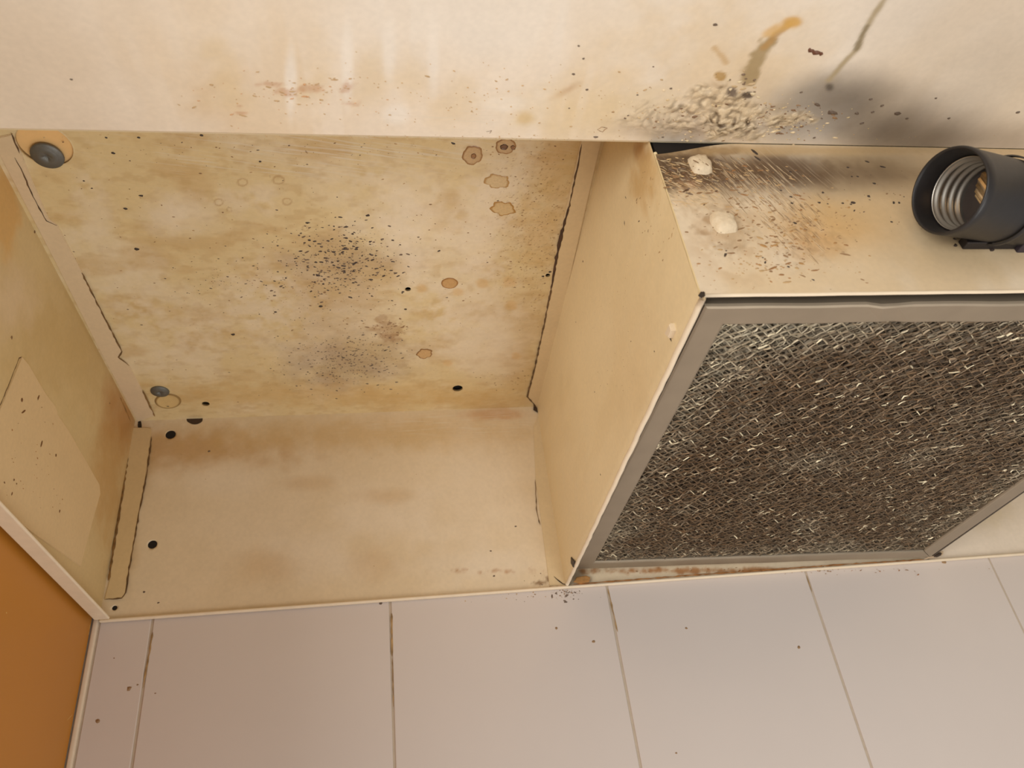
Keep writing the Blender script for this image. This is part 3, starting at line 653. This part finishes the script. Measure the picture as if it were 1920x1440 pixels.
# specks and gouges on the face
S = named(FACE, [(1415, 285, 4, 3.2, -1.1), (1420, 297, 3.5, 3, -.9), (1590, 314, 2.5), (1626, 303, 3, 1.5, -.5), (1655, 313, 3, 2.6, -.3), (1597, 331, 2.5), (1608, 331, 2.3), (1639, 344, 3.3, 1.3), (1629, 368, 3.5, 1.3, 1.2), (1600, 380, 4, 1.6), (1596, 383, 2.5), (1580, 381, 2.5), (1543, 361, 3, 1.2, 1), (1536, 380, 3), (1676, 380, 3, 1.8, 1), (1686, 380, 2.5, 1.4, 1),
                 (1490, 418, 4, 1.4, -.4), (1672, 416, 2.4), (1483, 369, 3), (1485, 381, 3), (1464, 357, 2.5), (1482, 322, 3), (1792, 460, 4, 1.6, .6), (1860, 468, 5, 1.8, .4), (1478, 500, 3), (1360, 478, 3.2, 2.4, .9), (1362, 470, 2), (1435, 492, 2.2, 2, 1), (1525, 525, 2.2, 2, -.6), (1430, 483, 2), (1552, 382, 2), (1790, 448, 3), (1602, 395, 1.8, 2, 1)], Dk)
inB = lambda x, y: y > 296 and y < 545 and x > 1225+(y-280)*.36
S += scat(FACE, 330, 1420, 400, 90, 60, .00018, .0007, (Br, Tb, c8(150, 108, 66)), asp=(1.5, 5), box_=inB, rot=.9)
S += scat(FACE, 260, 1290, 325, 45, 28, .0002, .0009, (Br, D2, c8(206, 176, 128), c8(90, 62, 40)), asp=(1.2, 4), box_=inB)
S += scat(FACE, 180, 1500, 440, 50, 34, .0002, .0010, (Br, c8(170, 130, 80), Tb), asp=(1, 3), box_=inB)+scat(FACE, 80, 1400, 500, 90, 24, .0002, .0006, (Tb, c8(170, 126, 80)), box_=inB)
S += scat(FACE, 70, 1650, 380, 110, 50, .00015, .0005, (Br, D2), box_=inB)
# diagonal light scratch ridges left of the lamp
for _ in range(420):
    px = random.uniform(1330, 1540); py = 310+(px-1345)*.62+random.gauss(0, 36)
    if not inB(px, py): continue
    a, b = FACE.uv(px, py); S.append((a, b, random.uniform(.00007, .00015), random.uniform(10, 34), -math.radians(66)+random.gauss(0, .10), random.choice((c8(206, 182, 144), c8(186, 158, 118), c8(150, 122, 88), c8(120, 94, 64)))))
for _ in range(160):
    px = random.uniform(1230, 1350); py = random.uniform(300, 390)
    if not inB(px, py): continue
    a, b = FACE.uv(px, py); S.append((a, b, random.uniform(.00006, .00013), random.uniform(10, 26), -math.radians(30)+random.gauss(0, .25), random.choice((c8(214, 190, 150), c8(196, 162, 112)))))
flecks('grime_specks', FACE, S, fan)
S = named(BSIDE, [(1171, 418, 2, 3, -1), (1198, 415, 2.2, 2.4, .6), (1093, 490, 2.5, 1.6, 1.3), (1173, 370, 1.5, 4, 1.4), (1227, 659, 2, 1.6, 1.2), (1126, 890, 1.8, 2.2, 1.3), (1080, 604, 1.6), (1183, 640, 1.6), (1115, 735, 1.6)], D2)
S += scat(BSIDE, 110, 1150, 640, 40, 70, .00012, .00035, (Br, Tb), box_=lambda x, y: x < 1250-(y-500)*.3 and x > 1060)
S += scat(BSIDE, 60, 1230, 380, 18, 60, .00015, .0005, (Tb, Br), asp=(1.5, 4), box_=lambda x, y: 300 < y < 500 and x < 1205+.35*(y-262) and x > 1120)
flecks('grime_specks', BSIDE, S, fan)
# two little tabs punched in the side plate, near its lower edge
plate('punched_tab', BSIDE, [(1264, 606), (1268, 620), (1262, 634), (1254, 626)], .0022, M_hem, fan, colr=c8(214, 176, 126))
plate('punched_tab', BSIDE, [(1072, 1044), (1078, 1052), (1076, 1064), (1072, 1056)], .0008, M_darkb, fan)
crack('punched_gap', BSIDE, [(1254, 622), (1259, 640)], .0016, fan, (40, 28, 20)); crack('punched_gap', BSIDE, [(1071, 1044), (1073, 1058)], .0016, fan, (40, 28, 20))
drop(FACE, 1316, 553, 6, 6, c8(40, 28, 20), c8(60, 44, 30), fan, rag=.2, name='corner_grime')
# crust at the rear corners
def crust(name, pl, pix, h, parent, mat):
    plate(name, pl, pix, h, mat, parent)
crust('rust_crust', Plane((0, -.0035, 0), (0, 1, 0), 0, 2), [(1075, 1092), (1080, 1084), (1098, 1081), (1106, 1084), (1104, 1092), (1088, 1094)], .0022, fan, M_rust)
crust('bent_tab', Plane((0, -.006, 0), (0, 1, 0), 0, 2), [(1732, 1049), (1743, 1040), (1756, 1034), (1768, 1034), (1767, 1041), (1750, 1046)], .0012, fan, simple('tab_edge', c8(196, 172, 142), .5, noise=.2))
flecks('tab_grime', Plane((0, -.0076, 0), (0, 1, 0), 0, 2), named(Plane((0, -.0076, 0), (0, 1, 0), 0, 2), [(1758, 1040, 4, 2.6, .3)], c8(60, 44, 34)), fan)
crack('rear_seam_dirt', Plane((0, -.0034, 0), (0, 1, 0), 0, 2), [(1075, 1096), (1200, 1086), (1330, 1076), (1500, 1064), (1600, 1057), (1735, 1049)], .0009, fan, (150, 98, 46))

# ------------------------------------------------------------------ grease filter
filt = thing('grease_filter', 'square aluminium mesh grease filter with dull frame, clogged brown, under the fan housing', 'filter', (.257, -.15, 0))
K4 = [np.array(p) for p in ((.1206, -.2992, .0012), (.1245, -.0065, .0100), (.3940, -.0068, .0003), (.3935, -.2982, -.0006))]   # front left, back left, back right, front right
def FQ(u, v, h=0.):       # u along x, v from front to back, h up into the housing
    u = np.asarray(u, float)[..., None]; v = np.asarray(v, float)[..., None]; h = np.asarray(h, float)[..., None]
    return (K4[0]*(1-u)+K4[3]*u)*(1-v)+(K4[1]*(1-u)+K4[2]*u)*v+h*np.array([0, 0, 1.])
FW = .0125; fu, fv = FW/.272, FW/.293
def rail(a, b, ia, ib, kink=False):
    """one mitred channel rail from corner a to b (outer) and ia to ib (inner), in u,v"""
    n = 40; prof = [(0., .0080), (0., .0014), (.04, .0004), (.12, 0.), (.9, 0.0001), (.97, .0005), (1., .0013), (1., .0060)]
    V, F = [], []
    for i in range(n+1):
        t = i/n
        for (w_, h) in prof:
            o_ = np.array(a)*(1-t)+np.array(b)*t; q = np.array(ia)*(1-t)+np.array(ib)*t; p = o_*(1-w_)+q*w_
            dz = 0.; dv = .0003/.29*(math.sin(t*17)+math.sin(t*41+1))*.6
            if kink:
                s_ = (p[0]-.285)/.018; k_ = math.exp(-s_*s_); dz = -.0006*k_*(1-w_)+.0008*math.exp(-((p[0]-.31)/.012)**2)*w_
                dv += .0042*(k_*(1-w_)*.7-sm(.27, .33, p[0])*.25*(1-w_))*1.2
            V.append(FQ(p[0], p[1]+dv*(1 if kink or True else 0), h+dz))
    m = len(prof)
    for i in range(n):
        for j in range(m-1): F.append((i*m+j, i*m+j+1, (i+1)*m+j+1, (i+1)*m+j))
    e = np.cross(np.array(V[4])-V[3], np.array(V[m+3])-V[3])
    if e[2] > 0: F = [f[::-1] for f in F]
    return pyd('frame_rail', V, F, M_frame, filt)
rail((0, 0), (1, 0), (fu, fv), (1-fu, fv), True); rail((1, 0), (1, 1), (1-fu, fv), (1-fu, 1-fv))
rail((1, 1), (0, 1), (1-fu, 1-fv), (fu, 1-fv)); rail((0, 1), (0, 0), (fu, 1-fv), (fu, fv))
# layers of crimped expanded aluminium foil: flat twisted strands round diamond openings
mm, nt, b = newmat('greasy_aluminium_mesh'); L = nt.links.new
at = N(nt, 'ShaderNodeAttribute', attribute_name='Col'); L(at.outputs['Color'], b.inputs['Base Color'])
b.inputs['Metallic'].default_value = .5; b.inputs['Roughness'].default_value = .45
def foil(nu, nv, z0, amp, seed, wd, shift, rot=0., dark=1.):
    r = np.random.default_rng(seed); u0, u1, v0, v1 = fu*.8, 1-fu*.8, fv*.8, 1-fv*.8
    J, I = np.meshgrid(np.arange(nv+1), np.arange(nu+1))
    # joints of a diamond lattice
    def node(i, j):
        u = u0+(u1-u0)*((i+.5*(j % 2)+shift)/nu)+rot*(j/nv-.5)*.1; v = v0+(v1-v0)*j/nv+rot*(i/nu-.5)*.06
        return u, v
    ju = r.normal(0, .055/nu, (nu+3, nv+2)); jv = r.normal(0, .07/nv, (nu+3, nv+2)); jz = r.normal(0, .00025, (nu+3, nv+2))
    def pos(i, j):
        u, v = node(i, j); u = u+ju[i, j]; v = v+jv[i, j]
        z = z0+amp*np.sin(u*150+v*40+seed)+amp*.5*np.sin(v*210+3*seed)+jz[i, j]
        return FQ(u, v, z), u, v
    Vs, Cs = [], []
    for s in (0, 1):
        i = I[:, :-1].ravel(); j = J[:, :-1].ravel()
        i2 = i+(j % 2)-(0 if s else 1)+0; i2 = i+np.where(j % 2 == 1, s, s-1); j2 = j+1; ok = (i2 >= 0) & (i2 <= nu+1)
        i, j, i2, j2 = i[ok], j[ok], i2[ok], j2[ok]
        p, ua, va = pos(i, j); q, ub, vb = pos(i2, j2)
        ok = (ua > u0) & (ua < u1) & (ub > u0) & (ub < u1) & (va > v0-.001) & (vb < v1+.001); p, q, ua, va = p[ok], q[ok], ua[ok], va[ok]
        d = q-p; Ld = np.linalg.norm(d, axis=1, keepdims=True); d /= Ld
        sd = np.cross(d, [0, 0, 1.]); sd /= np.linalg.norm(sd, axis=1, keepdims=True); up = np.cross(sd, d)
        m = len(p); th = r.normal(.62 if s else -.5, .26, (m, 2)); ww = wd*r.uniform(.5, 1.1, (m, 1))
        mid = (p+q)/2+up*r.normal(0, .0003, (m, 1))
        def rib(c, t): a = (sd*np.cos(t)[:, None]+up*np.sin(t)[:, None])*ww/2; return c-a, c+a
        a0, a1 = rib(p, th[:, 0]); b0, b1 = rib(mid, (th[:, 0]+th[:, 1])/2+r.normal(0, .3, m)); c0, c1 = rib(q, th[:, 1])
        Vs.append(np.stack([a0, a1, b0, b1, c0, c1], 1).reshape(-1, 3))
        # grease: browner in the middle, cleaner, brighter metal near the frame
        g1 = fbm(ua*3+2, va*3+4, 2.2, 140, 3); edge = np.minimum.reduce([ua-u0, u1-ua, va-v0, v1-va])
        cl = np.clip(1-edge/.10, 0, 1)*.4+np.clip(1-np.hypot(ua*1.1, va)/.35, 0, 1)*.6+np.clip(g1-.5, 0, 1)*1.2
        k = np.clip(cl+r.normal(0, .14, m), 0, 1)[:, None]
        cc = (c8(104, 82, 58)*(1-k)+c8(170, 158, 134)*k)*r.uniform(.6, 1.35, (m, 1))*dark; cc = np.where(r.random((m, 1)) < .022*(1+2.5*cl[:, None])*(z0 < .004), c8(214, 200, 168)*1., cc)  # a few strands coloured bright as painted sparkles
        Cs.append(np.repeat(cc, 6, 0))
    return np.concatenate(Vs), np.concatenate(Cs)
VV, CC = [], []
for a in ((46, 120, .0018, .0006, 1, .00075, 0, 0), (46, 120, .0030, .0006, 2, .00085, .3, .25, .7), (44, 114, .0042, .0008, 3, .0013, .6, -.3, .5), (42, 108, .0054, .0008, 4, .0016, .1, .2, .4), (40, 100, .0066, .0006, 5, .0022, .5, -.2, .32)):  # deeper layers coloured darker to paint the shade between strands
    v_, c_ = foil(*a); VV.append(v_); CC.append(c_)
VV = np.concatenate(VV); CC = np.concatenate(CC); nr = len(VV)//6; base = (np.arange(nr)*6)[:, None]
FF = np.concatenate([base+np.array([0, 1, 3, 2]), base+np.array([2, 3, 5, 4])], 1).reshape(-1, 4)
me = bpy.data.meshes.new('wire_mesh'); me.vertices.add(len(VV)); me.vertices.foreach_set('co', VV.ravel().astype(np.float32))
me.loops.add(FF.size); me.loops.foreach_set('vertex_index', FF.ravel().astype(np.int32))
me.polygons.add(len(FF)); me.polygons.foreach_set('loop_start', np.arange(0, FF.size, 4, dtype=np.int32)); me.update(calc_edges=True)
me.color_attributes.new('Col', 'FLOAT_COLOR', 'POINT').data.foreach_set('color', np.concatenate([CC, np.ones((len(CC), 1))], 1).ravel().astype(np.float32))
link('wire_mesh', me, mm, filt, kind='stuff', label='crimped expanded aluminium mesh, brown with grease')
V = [FQ(u, v, .0082) for u, v in ((.01, .01), (.99, .01), (.99, .99), (.01, .99))]+[FQ(u, v, .0088) for u, v in ((.01, .01), (.99, .01), (.99, .99), (.01, .99))]
pyd('mesh_shade_sheet', V, [(3, 2, 1, 0), (4, 5, 6, 7), (0, 1, 5, 4), (1, 2, 6, 5), (2, 3, 7, 6), (3, 0, 4, 7)], simple('clogged_fleece', c8(58, 42, 28), .8, noise=.4, nscale=300), filt)  # dark sheet added to stand for the unlit housing above the mesh

# ------------------------------------------------------------------ lamp socket
AX = np.array([.971, .229, .06]); AX /= np.linalg.norm(AX)
FS = Plane((0, -.3275, 0), (0, 1, 0), 0, 2); MO = FS.hit(1777, 357)
s1 = np.cross(AX, [0, 0, 1.]); s1 /= np.linalg.norm(s1); s2 = np.cross(s1, AX)
sock = thing('lamp_socket', 'empty black screw lamp socket pointing left in front of the fan housing', 'lamp socket', tuple(MO))
def lathe(name, prof, mat, parent, seg=56, twist=0, smooth=True, **k):
    V, F = [], []
    for (x, r) in prof:
        for j in range(seg):
            t = j/seg*2*math.pi; V.append(MO+AX*(x+twist*((t/(2*math.pi))))+(s1*math.cos(t)+s2*math.sin(t))*r)
    for i in range(len(prof)-1):
        for j in range(seg): F.append((i*seg+j, (i+1)*seg+j, (i+1)*seg+(j+1) % seg, i*seg+(j+1) % seg))
    return pyd(name, V, F, mat, parent, smooth=smooth, **k)
R0 = .0176
lathe('body', [(.0130, .0148), (.0100, .0150), (.0012, .0160), (.0002, .0164), (0, .0167), (.0003, .0173), (.0013, R0), (.004, R0), (.0048, R0*.985), (.020, R0*.975), (.040, R0*.965), (.046, R0*.96), (.049, R0*.9), (.050, .010), (.050, .0001)], M_black, sock)
pr = []
for i in range(91):
    x = .0090+.0150*i/90; pr.append((x, .01375+.0006*math.cos(2*math.pi*(x-.0090)/.0042)))
lathe('threaded_shell', [(.0088, .0147)]+pr+[(.026, .0125), (.0262, .006)], M_shell, sock)
lathe('insulator', [(.0245, .0128), (.0240, .0070), (.0238, .0001)], simple('insulator', c8(60, 50, 44), .7, noise=.2), sock)
# springy centre contact, a bent brass strip with ridges
V, F = [], []
for i in range(13):
    t = i/12; x = .0236-.008*math.sin(t*1.5); y = -.004+.012*t
    for s_ in (-1, 1): V.append(MO+AX*(x+.0004*math.sin(i*2.2))+s1*y+s2*(s_*.0048+.001))
for i in range(12): F.append((2*i, 2*i+1, 2*i+3, 2*i+2))
pyd('centre_contact', V, F, M_brass, sock)
# bracket that holds the socket to the housing, with its screw
def obox(name, c, e, half, mat, parent, bev=.0004):
    bm = bmesh.new(); box_bm(bm, [-h for h in half], half, bev)
    Mx = Matrix(((e[0][0], e[1][0], e[2][0], c[0]), (e[0][1], e[1][1], e[2][1], c[1]), (e[0][2], e[1][2], e[2][2], c[2]), (0, 0, 0, 1)))
    bmesh.ops.transform(bm, matrix=Mx, verts=bm.verts); return fin(name, bm, mat, parent)
EE = (AX, -s1, s2)
obox('bracket', MO+AX*.030+np.array([0, .0165, -.010]), (np.array([1, 0, 0.]), np.array([0, 1., 0]), np.array([0, 0, 1.])), (.013, .0048, .0022), simple('bracket_metal', c8(40, 34, 32), .5, metal=.3, noise=.2), sock)
obox('bracket', MO+AX*.052+np.array([0, .0120, -.012]), (np.array([1, 0, 0.]), np.array([0, 1., 0]), np.array([0, 0, 1.])), (.010, .008, .0036), simple('bracket_plastic', c8(48, 40, 48), .5, noise=.2), sock)
lathe('bracket_screw', [(.0285, .0178), (.0290, .0184), (.0305, .0184), (.031, .0176)], M_black, sock)

# ------------------------------------------------------------------ orange kitchen cabinet at the left
cab = thing('kitchen_cabinet', 'orange-brown wall cabinet side panel at the left of the range hood', 'cabinet', (-.4, 0, -.6))
M_or = simple('orange_laminate', c8(190, 126, 44), .42, noise=.07, nscale=9, bump=.0)
box('side_panel', (-.2065, -.340, -.62), (-.1885, -.0005, .42), M_or, cab, bev=.0005)
box('side_panel', (-.70, -.340, -.62), (-.682, -.0005, .42), M_or, cab, bev=.0005)
box('bottom_panel', (-.682, -.338, -.62), (-.2065, -.0005, -.602), M_or, cab)
box('door', (-.699, -.359, -.62), (-.1895, -.3402, .42), M_or, cab, bev=.001)
flecks('scratches', CABP, named(CABP, [(168, 1175, 1.2, 7, 1.4), (158, 1255, 1.0, 1), (131, 1345, 1.0, 14, .6), (12, 1149, 1.8), (166, 1187, 1., 4, 1.4)], c8(222, 176, 104)), cab)
# dirt on the tiles
S = scat(WALL, 90, 1000, 1110, 60, 8, .00015, .0006, (Br, D2, Tb), box_=lambda x, y: y > 1104-.07*(x-1060)+2)+scat(WALL, 50, 1066, 1112, 12, 6, .0002, .0008, (Br, D2), box_=lambda x, y: y > 1104)
S += named(WALL, [(1043, 1178, 3.5, 1.2, 1), (1113, 1203, 3.2), (1498, 1214, 3, 1.3, 1), (1287, 1178, 2.5), (242, 1291, 4.5, 1.1), (184, 1352, 4.5, 1.1), (258, 1284, 1.6), (214, 1234, 1.2), (291, 1300, 1.5), (1770, 1054, 4, 1.3), (1268, 1412, 2)], c8(164, 130, 92))
S += named(WALL, [(714, 1131, 3.2, 1.6), (1035, 1118, 2.2, 2.5, 1.4), (1062, 1129, 2)], D2)
gd = flecks('grime_specks', WALL, S, wall)
for pts, wd in (([(735, 1150), (735, 1230)], .0013), ([(736, 1235), (738, 1325)], .0007), ([(1140, 1104), (1150, 1150), (1158, 1185)], .0012), ([(287, 1185), (279, 1232), (268, 1290)], .0011), ([(1512, 1078), (1522, 1110)], .0008)):
    crack('joint_dirt', WALL, pts, wd, wall, (158, 128, 86))
